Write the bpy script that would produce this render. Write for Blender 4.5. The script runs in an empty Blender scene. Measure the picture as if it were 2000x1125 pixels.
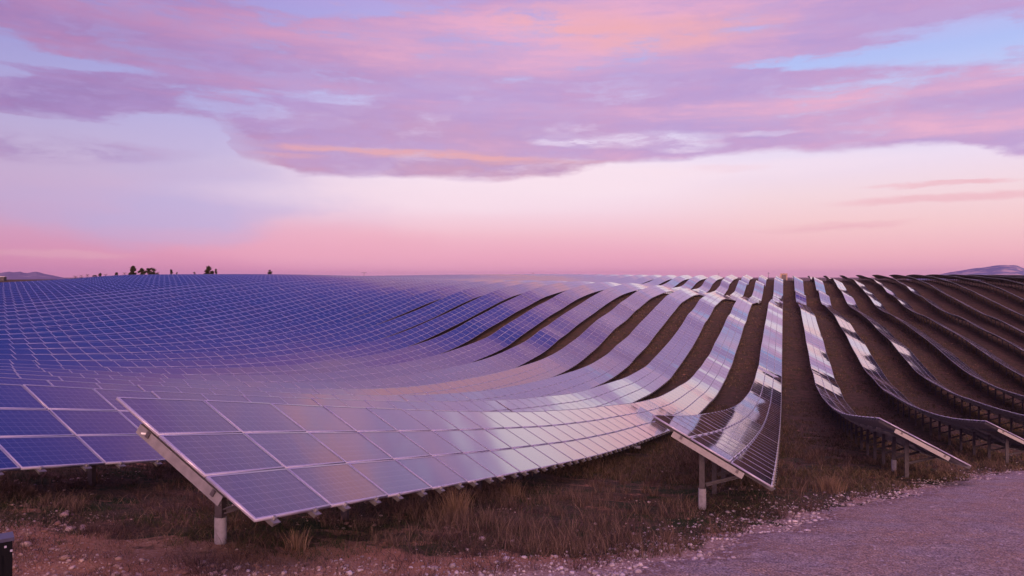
import bpy, bmesh, math, random
import numpy as np
from math import radians as R, sin, cos, tan, atan, atan2, pi
from mathutils import Matrix, Vector

scene = bpy.context.scene
col = scene.collection
rng = np.random.default_rng(11)
random.seed(5)

# ------------------------------------------------------------------ camera
# the rows of panels run along +Y; the camera stands on the road and looks left of them
YAW = atan(531/1400.0)
cam_d = bpy.data.cameras.new('camera'); cam = bpy.data.objects.new('camera', cam_d)
col.objects.link(cam); scene.camera = cam
cam.location = (0, 0, 0); cam.rotation_euler = (R(90), 0, YAW)
cam_d.sensor_width = 36; cam_d.lens = 25.2; cam_d.shift_y = -0.01075
cam_d.clip_start = 0.1; cam_d.clip_end = 90000
scene.view_settings.view_transform = 'Standard'; scene.view_settings.look = 'None'
scene.view_settings.gamma = 1; scene.view_settings.exposure = 0.0

def lin(r, g, b):
    f = lambda c: (c/255/12.92) if c/255 <= .04045 else ((c/255+.055)/1.055)**2.4
    return (f(r), f(g), f(b), 1)

class NT:
    """small helper for writing node trees as expressions"""
    def __init__(s, t): s.t = t
    def put(s, sock, v):
        if isinstance(v, bpy.types.NodeSocket): s.t.links.new(v, sock)
        elif v is not None:
            if hasattr(sock.default_value, '__len__') and not hasattr(v, '__len__'): v = (v,)*len(sock.default_value)
            if hasattr(sock.default_value, '__len__') and len(sock.default_value) != len(v): v = tuple(v)[:len(sock.default_value)]
            sock.default_value = v
    def new(s, k, **kw):
        n = s.t.nodes.new(k)
        for a, b in kw.items(): setattr(n, a, b)
        return n
    def m(s, op, a, b=None, c=None, clamp=False):
        n = s.new('ShaderNodeMath', operation=op, use_clamp=clamp)
        for i, v in enumerate((a, b, c)):
            if v is not None: s.put(n.inputs[i], v)
        return n.outputs[0]
    def v(s, op, a, b=None, c=None, out=0):
        n = s.new('ShaderNodeVectorMath', operation=op)
        for i, x in enumerate((a, b, c)):
            if x is not None: s.put(n.inputs[i], x)
        return n.outputs[out]
    def sm(s, x, lo, hi, a=0., b=1.):
        n = s.new('ShaderNodeMapRange', interpolation_type='SMOOTHSTEP')
        for i, q in enumerate((x, lo, hi, a, b)): s.put(n.inputs[i], q)
        return n.outputs[0]
    def li(s, x, lo, hi, a=0., b=1.):
        n = s.new('ShaderNodeMapRange')
        for i, q in enumerate((x, lo, hi, a, b)): s.put(n.inputs[i], q)
        return n.outputs[0]
    def mix(s, f, a, b):
        n = s.new('ShaderNodeMix', data_type='RGBA')
        s.put(n.inputs[0], f); s.put(n.inputs[6], a); s.put(n.inputs[7], b)
        return n.outputs[2]
    def noise(s, vec, scale=1., detail=4., rough=.5, out=0, dist=0.):
        n = s.new('ShaderNodeTexNoise'); s.put(n.inputs['Vector'], vec)
        s.put(n.inputs['Scale'], scale); s.put(n.inputs['Detail'], detail); s.put(n.inputs['Roughness'], rough)
        s.put(n.inputs['Distortion'], dist)
        return n.outputs[out]
    def ramp(s, x, stops):
        n = s.new('ShaderNodeValToRGB'); e = n.color_ramp.elements
        while len(e) < len(stops): e.new(.5)
        for el, (p, c) in zip(e, stops): el.position = p; el.color = c
        s.put(n.inputs[0], x)
        return n.outputs[0]
    def xyz(s, a, b, c):
        n = s.new('ShaderNodeCombineXYZ'); s.put(n.inputs[0], a); s.put(n.inputs[1], b); s.put(n.inputs[2], c)
        return n.outputs[0]

# ------------------------------------------------------------------ sky (dusk, pink belt over the horizon, broken clouds)
world = bpy.data.worlds.new('World'); scene.world = world; world.use_nodes = True
world.node_tree.nodes.clear()
def build_sky():
    n = NT(world.node_tree)
    tc = n.new('ShaderNodeTexCoord').outputs['Generated']
    d = n.v('NORMALIZE', tc)
    px = n.v('DOT_PRODUCT', d, (cos(YAW), sin(YAW), 0), out=1)
    pf = n.v('DOT_PRODUCT', d, (-sin(YAW), cos(YAW), 0), out=1)
    pz = n.v('DOT_PRODUCT', d, (0, 0, 1), out=1)
    az = n.m('MULTIPLY', n.m('ARCTAN2', px, pf), 57.2958)
    el = n.m('MULTIPLY', n.m('ARCSINE', pz), 57.2958)
    el = n.m('MAXIMUM', el, -2.)
    # noise space: stretched along the horizon, tightening towards it
    base = n.xyz(n.m('MULTIPLY', az, .045), n.m('MULTIPLY', el, .13), 0.)
    wn = n.noise(base, 1.0, 9, .60, out=1)
    w = n.v('SUBTRACT', wn, (.5, .5, .5))
    wf = n.v('SUBTRACT', n.noise(n.xyz(n.m('MULTIPLY', az, .16), n.m('MULTIPLY', el, .55), 4.), 1.0, 9, .66, out=1), (.5, .5, .5))
    wa = n.v('MULTIPLY_ADD', w, (13., 4.4, 0.), n.xyz(az, el, 0.))
    wa = n.v('MULTIPLY_ADD', wf, (5., 1.6, 0.), wa)
    wb = n.v('MULTIPLY_ADD', w, (6., 1.5, 0.), n.xyz(az, el, 0.))
    wb = n.v('MULTIPLY_ADD', wf, (5., 1.1, 0.), wb)
    wl = n.v('MULTIPLY_ADD', w, (4., .5, 0.), n.xyz(az, el, 0.))
    wl = n.v('MULTIPLY_ADD', wf, (6., 1.3, 0.), wl)
    fb = n.noise(n.v('MULTIPLY_ADD', wf, (.25, .25, 0.), base), 2.1, 9, .6)
    fine = n.noise(n.v('MULTIPLY_ADD', wf, (.5, .5, 0.), n.xyz(n.m('MULTIPLY', az, .10), n.m('MULTIPLY', el, .40), 3.)), 1.6, 10, .68)
    streak = n.noise(n.xyz(n.m('MULTIPLY', az, .035), n.m('ADD', n.m('MULTIPLY', el, .62), n.m('MULTIPLY', az, .014)), 7.), 1.5, 9, .62)
    def blob(src, u, v, ru, rv, wt, soft=1.):
        a = atan((u-1000)/1400.0); e = atan((541-v)/1400.0*cos(a))
        ra = ru/1400*57.3*cos(a)**2; re = rv/1400*57.3*cos(a)
        inv = (1/ra, 1/re, 0)
        q = n.v('MULTIPLY_ADD', src, inv, (-math.degrees(a)/ra, -math.degrees(e)/re, 0))
        l = n.v('LENGTH', q, out=1)
        return n.sm(l, 1+.5*soft, 1-.5*soft, 0., wt)
    def total(src, L, start=None):
        t = start
        for b in L:
            x = blob(src, *b); t = x if t is None else n.m('ADD', t, x)
        return t
    # clear sky; the unseen zenith is coloured pink to warm the ground light
    S = lambda L: [((e+2)/92., lin(*c)) for e, c in L]
    x = n.m('DIVIDE', n.m('ADD', el, 2.), 92.)
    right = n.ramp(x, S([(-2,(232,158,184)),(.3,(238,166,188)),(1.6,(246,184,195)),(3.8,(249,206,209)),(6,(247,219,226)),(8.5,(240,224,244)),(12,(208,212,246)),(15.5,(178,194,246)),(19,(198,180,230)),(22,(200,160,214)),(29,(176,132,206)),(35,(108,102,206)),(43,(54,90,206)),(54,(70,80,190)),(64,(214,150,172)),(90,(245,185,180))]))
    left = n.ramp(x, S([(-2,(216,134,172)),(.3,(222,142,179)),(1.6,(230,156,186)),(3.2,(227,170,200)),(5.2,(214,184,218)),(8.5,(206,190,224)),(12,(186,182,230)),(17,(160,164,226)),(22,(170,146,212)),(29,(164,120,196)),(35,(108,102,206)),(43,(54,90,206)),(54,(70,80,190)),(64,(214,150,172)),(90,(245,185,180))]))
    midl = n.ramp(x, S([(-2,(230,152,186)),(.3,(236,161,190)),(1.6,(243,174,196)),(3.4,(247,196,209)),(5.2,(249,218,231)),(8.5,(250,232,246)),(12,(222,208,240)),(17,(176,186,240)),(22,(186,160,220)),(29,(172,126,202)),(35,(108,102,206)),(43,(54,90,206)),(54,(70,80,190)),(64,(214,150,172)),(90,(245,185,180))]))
    az2 = n.v('DOT_PRODUCT', wa, (1, 0, 0), out=1)
    c = n.mix(n.sm(az2, -26., -5.), left, midl)
    c = n.mix(n.sm(az2, 6., 24.), c, right)
    back = n.sm(n.m('ABSOLUTE', az), 60., 130.)
    c = n.mix(back, c, n.ramp(x, S([(-2,(230,140,120)),(2,(255,196,150)),(6,(250,190,170)),(12,(216,160,190)),(24,(130,120,190)),(40,(50,60,160)),(90,(20,26,110))])))
    # pink veil low on the left and thin warm streaks low on the right
    veil = total(wb, [(620,478,230,36,.42),(900,495,350,34,.25),(420,505,420,22,.15)])
    c = n.mix(n.m('MINIMUM', veil, .8), c, lin(242,174,194))
    lil = total(wa, [(470,390,170,40,.55),(330,440,200,40,.5),(170,400,240,40,.35),(330,290,120,50,.35)])
    c = n.mix(n.m('MINIMUM', lil, .75), c, lin(196,184,226))
    st = total(wb, [(1830,362,120,5,.8),(1880,388,220,9,.8),(1650,437,120,6,.5),(1580,445,160,5,.4),(1420,330,60,8,.3),(110,497,160,7,.6)])
    c = n.mix(n.m('MINIMUM', n.m('MULTIPLY', st, n.li(fine, .3, .7, .55, 1.1)), .8), c, lin(240,184,196))
    # white breaks close under the cloud
    wh = total(wb, [(1180,352,190,28,.7),(900,385,420,26,.45),(1500,330,230,14,.3)])
    c = n.mix(n.m('MINIMUM', wh, .85), c, lin(252,229,240))
    # cloud cover
    cov = total(wb, [(430,255,120,18,.35),
        (980,250,560,72,1.),(1300,240,520,58,.8),(1650,250,470,50,.9),(1960,268,260,42,.9),(1930,215,220,50,.8),(1660,40,200,60,.7),(1900,5,160,22,.6),
        (1000,165,600,66,.9),(1500,195,420,46,.7),(1130,70,480,90,.9),(330,55,480,75,1.),(110,190,330,46,1.),
        (560,120,330,50,.8),(420,165,300,30,.5),(40,290,210,26,.9),(1560,30,240,36,.6),
        (1040,-60,800,70,.4),(1720,165,280,30,.6),(560,245,200,22,.6),(1560,100,60,14,.5,.8)])
    gap = total(wb, [(650,12,110,24,1.),(490,40,60,14,.4),(1620,112,170,15,.75),(1480,122,90,9,.6),(1860,90,100,34,.62),(1990,100,60,50,.3),
                     (150,122,170,11,1.),(10,140,60,12,.9),(120,252,260,13,1.1),(330,255,120,26,.9),(430,205,120,26,.8),(560,185,150,12,.55),
                     (660,178,60,8,.5),(830,190,130,9,.3),(330,300,120,60,.7),(545,252,40,8,.4),(820,25,90,18,.3)])
    brk = total(wb, [(1250,272,130,15,1.,.8),(1110,274,70,8,.8,.8),(1340,290,60,10,.7,.8),(1480,262,60,5,.5,.8)])
    # above the frame: loose cover that thins out towards the zenith
    hi = n.sm(el, 19., 25.)
    high = n.m('MULTIPLY', hi, n.sm(el, 41., 27., -1.2, .62))
    d0 = n.m('ADD', n.m('SUBTRACT', n.m('MINIMUM', cov, 1.15), n.m('MINIMUM', gap, 1.1)), high)
    d0 = n.m('ADD', d0, n.m('MULTIPLY', n.m('SUBTRACT', fb, .5), 2.4))
    d0 = n.m('ADD', d0, n.m('MULTIPLY', n.m('SUBTRACT', fine, .5), 2.6))
    d0 = n.m('ADD', d0, n.m('MULTIPLY', n.m('SUBTRACT', streak, .5), 1.5))
    mask = n.sm(d0, .0, 1.05)
    # the ragged, level underside of the cloud bank, as an elevation over azimuth
    wlx = n.v('DOT_PRODUCT', wl, (1, 0, 0), out=1); wly = n.v('DOT_PRODUCT', wl, (0, 1, 0), out=1)
    fc = n.new('ShaderNodeFloatCurve'); cv = fc.mapping.curves[0]
    BP = [(0,243),(200,236),(330,234),(385,243),(420,262),(440,290),(452,314),(500,322),(560,334),(600,346),(700,351),(800,352),(930,358),(1040,352),(1110,342),(1200,322),(1330,316),(1480,300),(1620,303),(1760,294),(1850,286),(1920,300),(2000,312)]
    PT = []
    for u_, v_ in BP:
        a_ = atan((u_-1000)/1400.0); PT.append(((math.degrees(a_)+60)/120, math.degrees(atan((541-v_)/1400.0*cos(a_)))/20))
    PT = [(0, PT[0][1])]+PT+[(1, PT[-1][1])]
    while len(cv.points) < len(PT): cv.points.new(.5, .5)
    for p_, q_ in zip(cv.points, PT): p_.location = q_; p_.handle_type = 'AUTO'
    fc.mapping.update()
    n.put(fc.inputs['Value'], n.li(wlx, -60., 60.)); base_el = n.m('MULTIPLY', fc.outputs[0], 20.)
    df = n.m('SUBTRACT', wly, base_el)
    rightside = n.sm(az, -25., -17.)
    lipm = n.m('MULTIPLY', n.m('MULTIPLY', n.sm(df, -.12, .5), n.sm(df, 6., 2.)), rightside)
    lipm = n.m('MULTIPLY', lipm, n.sm(n.m('ADD', fine, n.m('MULTIPLY', fb, .5)), .50, .78, .66, 1.))
    mask = n.m('MULTIPLY', mask, n.sm(df, n.m('MULTIPLY_ADD', rightside, .9, -1.), .5))
    mask = n.m('MAXIMUM', mask, lipm)
    wisp = total(wb, [(60,290,190,26,.8),(210,300,150,16,.4),(594,347,16,2.5,.5)])
    mask = n.m('MAXIMUM', mask, n.m('MULTIPLY', wisp, n.sm(n.m('ADD', fine, n.m('SUBTRACT', fb, .5)), .30, .72)))
    mask = n.m('SUBTRACT', mask, n.m('MULTIPLY', n.m('MINIMUM', n.m('MULTIPLY', brk, n.sm(fine, .36, .60)), 1.), .95), clamp=True)
    # cloud colour
    pk = total(wb, [(1250,45,330,62,.9),(980,80,300,60,.6),(330,25,420,34,.7),(110,80,260,36,.5),(640,105,260,34,.4),
                    (520,160,220,22,.35),(1780,170,420,26,.65),(1900,238,330,24,.75),(1450,215,260,18,.3),(1250,130,400,18,.3),
                    (700,200,420,12,.2),(1420,300,600,9,.25),(1560,235,200,22,.3)])
    pk = n.m('ADD', pk, n.m('MULTIPLY', hi, .3))
    pk = n.m('ADD', pk, n.m('MULTIPLY', n.m('SUBTRACT', fine, .5), 2.6))
    pk = n.m('ADD', pk, n.m('MULTIPLY', n.m('SUBTRACT', streak, .5), 1.8))
    pk = n.sm(pk, -.15, 1.75)
    leftness = n.sm(az, -34., 4.)
    body = n.mix(leftness, lin(158,128,188), lin(195,154,203))
    lip = total(wb, [(850,330,430,24,.9,.8),(760,270,420,50,.35),(1000,345,240,16,.3)])
    body = n.mix(n.m('MINIMUM', lip, .85), body, lin(196,146,180))
    body = n.mix(n.sm(fb, .38, .62, 0., .6), body, lin(178,154,212))
    body = n.mix(n.sm(fine, .56, .40, 0., .16), body, lin(222,190,224))
    pink = n.mix(leftness, lin(208,142,180), lin(240,178,204))
    cc = n.mix(pk, body, pink)
    org = total(wb, [(740,297,170,6,.65,1.2),(900,309,150,5,.6,1.2),(1060,318,120,6,.3,1.),(560,304,80,4,.25,1.),(640,10,190,14,.45),(1290,66,200,30,.45),(1090,38,120,26,.35)])
    cc = n.mix(n.m('MINIMUM', n.m('MULTIPLY', org, n.li(fine, .3, .65, .4, 1.15)), .85), cc, lin(246,172,158))
    dark = n.m('MULTIPLY', n.sm(el, 24., 44.), .6)
    cc = n.mix(dark, cc, lin(112,66,150))
    col_ = n.mix(n.m('MULTIPLY', mask, .9), c, cc)
    # darker towards the far left edge, as the glow fades
    col_ = n.mix(n.sm(az, -16., -42., 0., .22), col_, lin(140,96,150))
    # the side behind the camera, where the sun has just gone down, is much brighter
    glow = n.m('MULTIPLY', n.m('MULTIPLY', n.sm(n.m('ABSOLUTE', az), 80., 160.), n.sm(el, 30., 2.)), 7.)
    # extra strength added to the unseen zenith, to brighten the ground
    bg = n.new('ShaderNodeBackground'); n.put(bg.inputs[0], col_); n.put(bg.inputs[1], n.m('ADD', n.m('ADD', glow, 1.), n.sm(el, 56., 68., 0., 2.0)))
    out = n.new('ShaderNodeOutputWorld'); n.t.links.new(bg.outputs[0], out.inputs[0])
build_sky()
world.cycles.sampling_method = 'MANUAL'; world.cycles.sample_map_resolution = 1024

sun_d = bpy.data.lights.new('sun', 'SUN'); sun = bpy.data.objects.new('sun', sun_d); col.objects.link(sun)
sun_d.energy = 2.6; sun_d.angle = R(26); sun_d.color = (1, .56, .38)
# last glow, low behind the camera and a little to its right
sv = Vector((cos(R(17))*sin(R(-14)), cos(R(17))*cos(R(-14)), -sin(R(17))))
sun.rotation_euler = sv.to_track_quat('-Z', 'Y').to_euler()

# ------------------------------------------------------------------ terrain
PTS = np.array([-199.2,134.6,-3.09,-193.2,130.6,-3.31,-187.2,126.6,-3.52,-181.1,122.6,-3.71,-175.1,118.5,-3.94,-169.1,114.5,-4.15,-163.1,110.5,-4.40,-157.0,106.5,-4.63,-151.0,102.5,-4.88,-145.0,98.4,-5.16,-138.9,94.4,-5.45,-132.9,90.4,-5.75,-126.9,86.4,-6.01,-120.8,82.3,-6.31,-114.8,78.3,-6.57,-108.8,74.3,-6.81,-102.8,70.3,-7.11,-96.7,66.3,-7.33,-90.7,62.2,-7.56,-84.7,58.2,-7.74,-78.6,54.2,-7.79,-72.6,50.2,-7.81,-66.6,46.2,-7.73,-60.5,95.1,-8.12,-60.5,105.3,-6.55,-60.5,116.3,-4.79,-60.5,42.1,-7.60,-54.5,94.8,-8.41,-54.5,107.5,-6.76,-54.5,124.6,-3.88,-54.5,38.1,-7.41,-48.5,87.8,-9.58,-48.5,95.6,-8.68,-48.5,104.6,-7.37,-48.5,115.9,-5.53,-48.5,132.4,-3.39,-48.5,34.1,-7.15,-42.5,84.8,-10.21,-42.5,91.6,-9.50,-42.5,101.5,-7.78,-42.5,113.6,-5.89,-42.5,128.2,-3.86,-42.5,144.6,-2.76,-42.5,30.1,-6.72,-36.4,82.7,-10.57,-36.4,94.6,-9.85,-36.4,106.6,-7.72,-36.4,121.5,-5.58,-36.4,135.4,-3.76,-36.4,150.9,-2.83,-36.4,26.1,-6.15,-30.4,81.3,-11.02,-30.4,91.8,-10.33,-30.4,102.1,-8.93,-30.4,112.9,-7.12,-30.4,125.9,-5.14,-30.4,142.3,-3.60,-30.4,162.9,-2.80,-30.4,260.4,-3.81,-30.4,277.1,-1.93,-30.4,308.6,-0.64,-30.4,53.7,-10.27,-30.4,75.9,-11.13,-30.4,88.5,-10.41,-30.4,99.9,-8.60,-30.4,114.1,-6.81,-30.4,125.7,-5.61,-30.4,138.3,-3.98,-30.4,22.0,-5.55,-24.4,76.5,-11.22,-24.4,87.2,-11.02,-24.4,97.8,-9.94,-24.4,109.0,-7.82,-24.4,125.3,-5.75,-24.4,142.0,-4.04,-24.4,165.7,-3.27,-24.4,247.4,-5.24,-24.4,269.4,-2.79,-24.4,297.9,-0.94,-24.4,324.2,-0.45,-24.4,44.7,-9.40,-24.4,54.7,-10.33,-24.4,72.5,-11.18,-24.4,81.7,-11.22,-24.4,93.3,-10.25,-24.4,103.6,-8.69,-24.4,117.9,-7.13,-24.4,129.0,-5.64,-24.4,146.5,-3.91,-24.4,237.2,-5.20,-24.4,263.8,-3.90,-24.4,277.6,-2.16,-24.4,18.0,-4.93,-18.3,71.9,-11.32,-18.3,83.6,-11.61,-18.3,91.5,-11.25,-18.3,103.4,-10.02,-18.3,121.6,-7.36,-18.3,144.4,-4.75,-18.3,168.8,-3.96,-18.3,244.8,-5.72,-18.3,262.3,-4.50,-18.3,283.7,-1.65,-18.3,330.4,-0.23,-18.3,14.0,-4.24,-18.3,15.3,-4.51,-18.3,17.0,-4.82,-18.3,19.7,-5.37,-18.3,28.2,-6.92,-18.3,34.8,-8.00,-18.3,37.4,-8.38,-18.3,49.0,-9.87,-18.3,66.0,-11.11,-18.3,75.2,-11.49,-18.3,84.4,-11.26,-18.3,94.0,-10.50,-18.3,110.4,-8.80,-18.3,122.4,-7.23,-18.3,144.7,-4.66,-18.3,219.4,-6.04,-18.3,254.3,-4.90,-18.3,271.2,-2.51,-12.3,8.2,-3.22,-12.3,8.5,-3.26,-12.3,10.0,-3.55,-12.3,11.5,-3.83,-12.3,60.9,-10.82,-12.3,71.7,-11.42,-12.3,83.7,-11.80,-12.3,91.7,-11.33,-12.3,104.6,-10.14,-12.3,121.4,-7.66,-12.3,123.7,-7.41,-12.3,140.2,-5.47,-12.3,162.3,-4.86,-12.3,207.1,-6.51,-12.3,244.7,-6.16,-12.3,282.9,-1.92,-12.3,326.9,-0.16,-12.3,10.0,-3.58,-12.3,11.5,-3.87,-12.3,13.0,-4.17,-12.3,14.6,-4.47,-12.3,17.6,-5.01,-12.3,20.2,-5.47,-12.3,23.6,-6.08,-12.3,29.1,-7.00,-12.3,36.8,-8.19,-12.3,46.1,-9.39,-12.3,58.1,-10.67,-12.3,71.4,-11.70,-12.3,84.5,-11.86,-12.3,89.9,-11.22,-12.3,116.7,-8.67,-12.3,126.8,-7.50,-12.3,150.6,-5.20,-12.3,209.6,-6.36,-12.3,252.2,-4.84,-12.3,270.0,-1.95,-6.3,7.6,-3.09,-6.3,8.4,-3.27,-6.3,9.0,-3.36,-6.3,10.5,-3.65,-6.3,11.9,-3.93,-6.3,13.4,-4.23,-6.3,14.7,-4.47,-6.3,16.2,-4.77,-6.3,17.5,-5.00,-6.3,21.9,-5.80,-6.3,26.7,-6.68,-6.3,41.1,-8.78,-6.3,57.4,-10.75,-6.3,67.2,-11.21,-6.3,81.6,-11.54,-6.3,100.1,-10.88,-6.3,117.9,-9.56,-6.3,134.2,-8.12,-6.3,169.3,-5.90,-6.3,206.8,-7.08,-6.3,276.5,-5.22,-6.3,311.4,-0.96,-6.3,7.5,-3.12,-6.3,9.0,-3.41,-6.3,10.5,-3.72,-6.3,12.0,-4.01,-6.3,13.5,-4.32,-6.3,16.4,-4.90,-6.3,19.4,-5.43,-6.3,23.8,-6.20,-6.3,32.3,-7.54,-6.3,45.5,-9.46,-6.3,55.3,-10.60,-6.3,66.8,-11.41,-6.3,79.8,-11.78,-6.3,91.5,-11.22,-6.3,102.8,-10.47,-6.3,117.0,-9.12,-6.3,128.7,-7.92,-6.3,158.5,-5.61,-6.3,205.8,-7.12,-6.3,281.5,-3.01,-0.2,17.0,-4.61,-0.2,48.1,-9.64,-0.2,68.7,-11.92,-0.2,82.4,-12.49,-0.2,95.3,-12.75,-0.2,102.8,-11.18,-0.2,128.7,-9.11,-0.2,149.7,-7.54,-0.2,178.7,-6.92,-0.2,221.5,-7.19,-0.2,291.0,-1.20,5.8,89.3,-12.15,5.8,100.8,-11.79,5.8,123.4,-9.84,5.8,153.0,-7.70,5.8,212.9,-7.60,5.8,239.9,-3.81,5.8,267.1,-0.88,5.8,82.2,-12.70,5.8,62.7,-11.25,5.8,49.6,-9.75,5.8,40.1,-8.40,5.8,34.5,-7.42,5.8,27.5,-6.20,5.8,91.8,-12.53,5.8,114.4,-11.15,5.8,137.7,-9.05,5.8,159.3,-7.63,5.8,189.2,-7.23,5.8,217.8,-4.50,5.8,250.3,-1.23,11.8,104.4,-12.12,11.8,87.3,-12.37,11.8,72.5,-11.89,11.8,61.5,-11.12,11.8,52.4,-10.16,11.8,47.8,-9.56,11.8,40.1,-8.24,11.8,105.1,-11.85,11.8,126.5,-10.35,11.8,144.2,-9.29,11.8,194.8,-8.30,11.8,232.2,-5.44,11.8,269.6,-2.11,11.8,318.3,-1.08,17.9,108.3,-12.28,17.9,89.5,-12.90,17.9,79.4,-12.51,17.9,67.7,-11.69,17.9,57.6,-10.72,17.9,100.5,-13.03,17.9,123.4,-10.94,17.9,137.8,-10.57,17.9,161.0,-9.33,17.9,201.7,-8.13,17.9,223.6,-5.25,17.9,251.2,-2.87,17.9,323.3,-1.08,23.9,113.3,-12.57,23.9,98.1,-13.18,23.9,88.2,-13.06,23.9,80.4,-12.61,23.9,123.5,-11.73,23.9,143.0,-10.55,23.9,183.0,-9.17,23.9,208.9,-6.96,23.9,228.5,-4.56,23.9,252.3,-2.45,23.9,326.8,-1.18,29.9,103.3,-13.44,29.9,121.0,-12.41,29.9,137.1,-11.05,29.9,158.7,-9.96,29.9,198.7,-8.19,29.9,226.7,-5.95,29.9,250.6,-3.24,29.9,280.3,-1.39,35.9,126.2,-12.32,35.9,143.6,-10.93,35.9,167.5,-9.31,35.9,210.6,-6.22,35.9,235.5,-3.85,35.9,258.6,-2.05,42.0,149.1,-11.16,42.0,174.6,-9.29,42.0,212.1,-6.20,42.0,236.5,-3.47,42.0,260.2,-1.89,48.0,171.9,-9.15,48.0,190.4,-7.35,48.0,213.9,-4.88,48.0,239.5,-2.73,48.0,264.1,-1.39,54.0,194.8,-6.55,54.0,218.1,-3.92,54.0,242.3,-2.14,60.1,217.7,-3.10,60.1,235.0,-1.96,-15.0,-12.0,-0.70,0.0,-12.0,-0.50,15.0,-12.0,-0.60,-40.0,-12.0,-1.60,-80.0,-12.0,-4.00,-150.0,0.0,-6.00,-220.0,60.0,-5.00,40.0,-12.0,-1.50,40.0,30.0,-6.80,60.0,80.0,-11.00,90.0,130.0,-11.00,90.0,200.0,-5.00,90.0,260.0,-1.80,90.0,322.0,-1.20,60.0,322.0,-1.00,30.0,322.0,-0.70,0.0,322.0,-0.60,-30.0,322.0,-0.50,-60.0,322.0,-0.60,-100.0,322.0,-0.70,-150.0,322.0,-0.90,-220.0,322.0,-1.50,-60.0,152.0,-2.20,-60.0,175.0,-2.40,-60.0,210.0,-3.60,-60.0,250.0,-2.40,-100.0,165.0,-1.50,-100.0,200.0,-2.00,-100.0,250.0,-1.50,-150.0,176.0,-0.60,-150.0,220.0,-0.80,-150.0,260.0,-0.90,-202.0,159.0,-2.00,-202.0,176.0,-0.80,-202.0,230.0,-0.90,-202.0,280.0,-1.10,-80.0,135.0,-3.00,-110.0,135.0,-2.40,0.0,345.0,-2.50,-100.0,345.0,-3.00,60.0,345.0,-3.00,-200.0,345.0,-3.00]).reshape(-1, 3)
_c = PTS[:, :2]/30.; _n = len(_c)
def _k(a, b):
    r2 = ((a[:, None, :]-b[None, :, :])**2).sum(-1)
    return .5*r2*np.log(r2+1e-9)
_A = np.zeros((_n+3, _n+3)); _A[:_n, :_n] = _k(_c, _c)+.03*np.eye(_n); _A[:_n, _n] = 1; _A[:_n, _n+1:] = _c; _A[_n, :_n] = 1; _A[_n+1:, :_n] = _c.T
_w = np.linalg.solve(_A, np.r_[PTS[:, 2], 0, 0, 0])
def H(x, y):
    """height of the panels' low edge over the hills"""
    x = np.asarray(x, float); y = np.asarray(y, float); sh = np.broadcast(x, y).shape
    q = np.c_[np.broadcast_to(x, sh).ravel(), np.broadcast_to(y, sh).ravel()]/30.
    o = np.empty(len(q))
    for k in range(0, len(q), 20000):
        s = q[k:k+20000]; o[k:k+20000] = _k(s, _c)@_w[:_n]+_w[_n]+s@_w[_n+1:]
    return o.reshape(sh)
CLEAR = .72
def sst(x, a, b):
    t = np.clip((x-a)/(b-a), 0, 1); return t*t*(3-2*t)
def vnoise(x, y, s=1., seed=0):
    x = np.asarray(x)*s+seed*17.3; y = np.asarray(y)*s+seed*9.1
    xi = np.floor(x).astype(np.int64); yi = np.floor(y).astype(np.int64); fx = x-xi; fy = y-yi
    fx = fx*fx*(3-2*fx); fy = fy*fy*(3-2*fy)
    def h(a, b):
        v = (a*374761393+b*668265263+seed*1442695) & 0x7fffffff
        v = ((v ^ (v >> 13))*1274126177) & 0x7fffffff
        return ((v ^ (v >> 16)) & 0xffff)/65535.
    return (h(xi, yi)*(1-fx)+h(xi+1, yi)*fx)*(1-fy)+(h(xi, yi+1)*(1-fx)+h(xi+1, yi+1)*fx)*fy
def fbm(x, y, s=1., o=4, seed=0):
    t = 0; a = 1; n_ = 0
    for k in range(o): t = t+a*vnoise(x, y, s*2.03**k, seed+k); n_ += a; a *= .5
    return t/n_
def G0(x, y):
    x = np.asarray(x, float); y = np.asarray(y, float)
    xc = np.clip(x, -214, 105); yc = np.clip(y, -14, 336)
    h = H(xc, yc)-CLEAR
    # moorland beyond the left end of the field, a little above it
    e = sst(-x, 207, 232)*(1-sst(y, 250, 330))
    h = h*(1-e)+e*(-1.2+.0045*(yc-150)-.004*np.maximum(-x-232, 0))
    # everything falls away to a low plain outside the hills
    d = np.maximum(np.maximum(np.maximum(-x-420, x-150), y-345), 0)
    f = sst(d, 0, 900)
    return h*(1-f)-34*f-np.minimum(d, 60)*.02
EDGE = np.array([(-5.6,4.),(-4.6,7.),(-3.3,8.9),(-1.9,11.0),(-1.15,12.4),(-.5,14.6),(.5,17.7),(1.6,20.2),(2.7,22.6),(4.5,26.6),(5.9,29.6),(8.0,33.8),(10.4,38.4),(14,46),(21,60),(31,78)])
def edge_x(y): return np.interp(y, EDGE[:, 1], EDGE[:, 0])
def G(x, y):
    h = G0(x, y)
    near = 1-sst(np.asarray(y, float), 45, 90)
    rd = sst(x-edge_x(y), -.5, .8)
    return h+near*((fbm(x, y, .9, 4, 3)-.5)*.16*(1-.75*rd)+(fbm(x, y, 4., 3, 8)-.5)*.06*(1-.2*rd))

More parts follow.
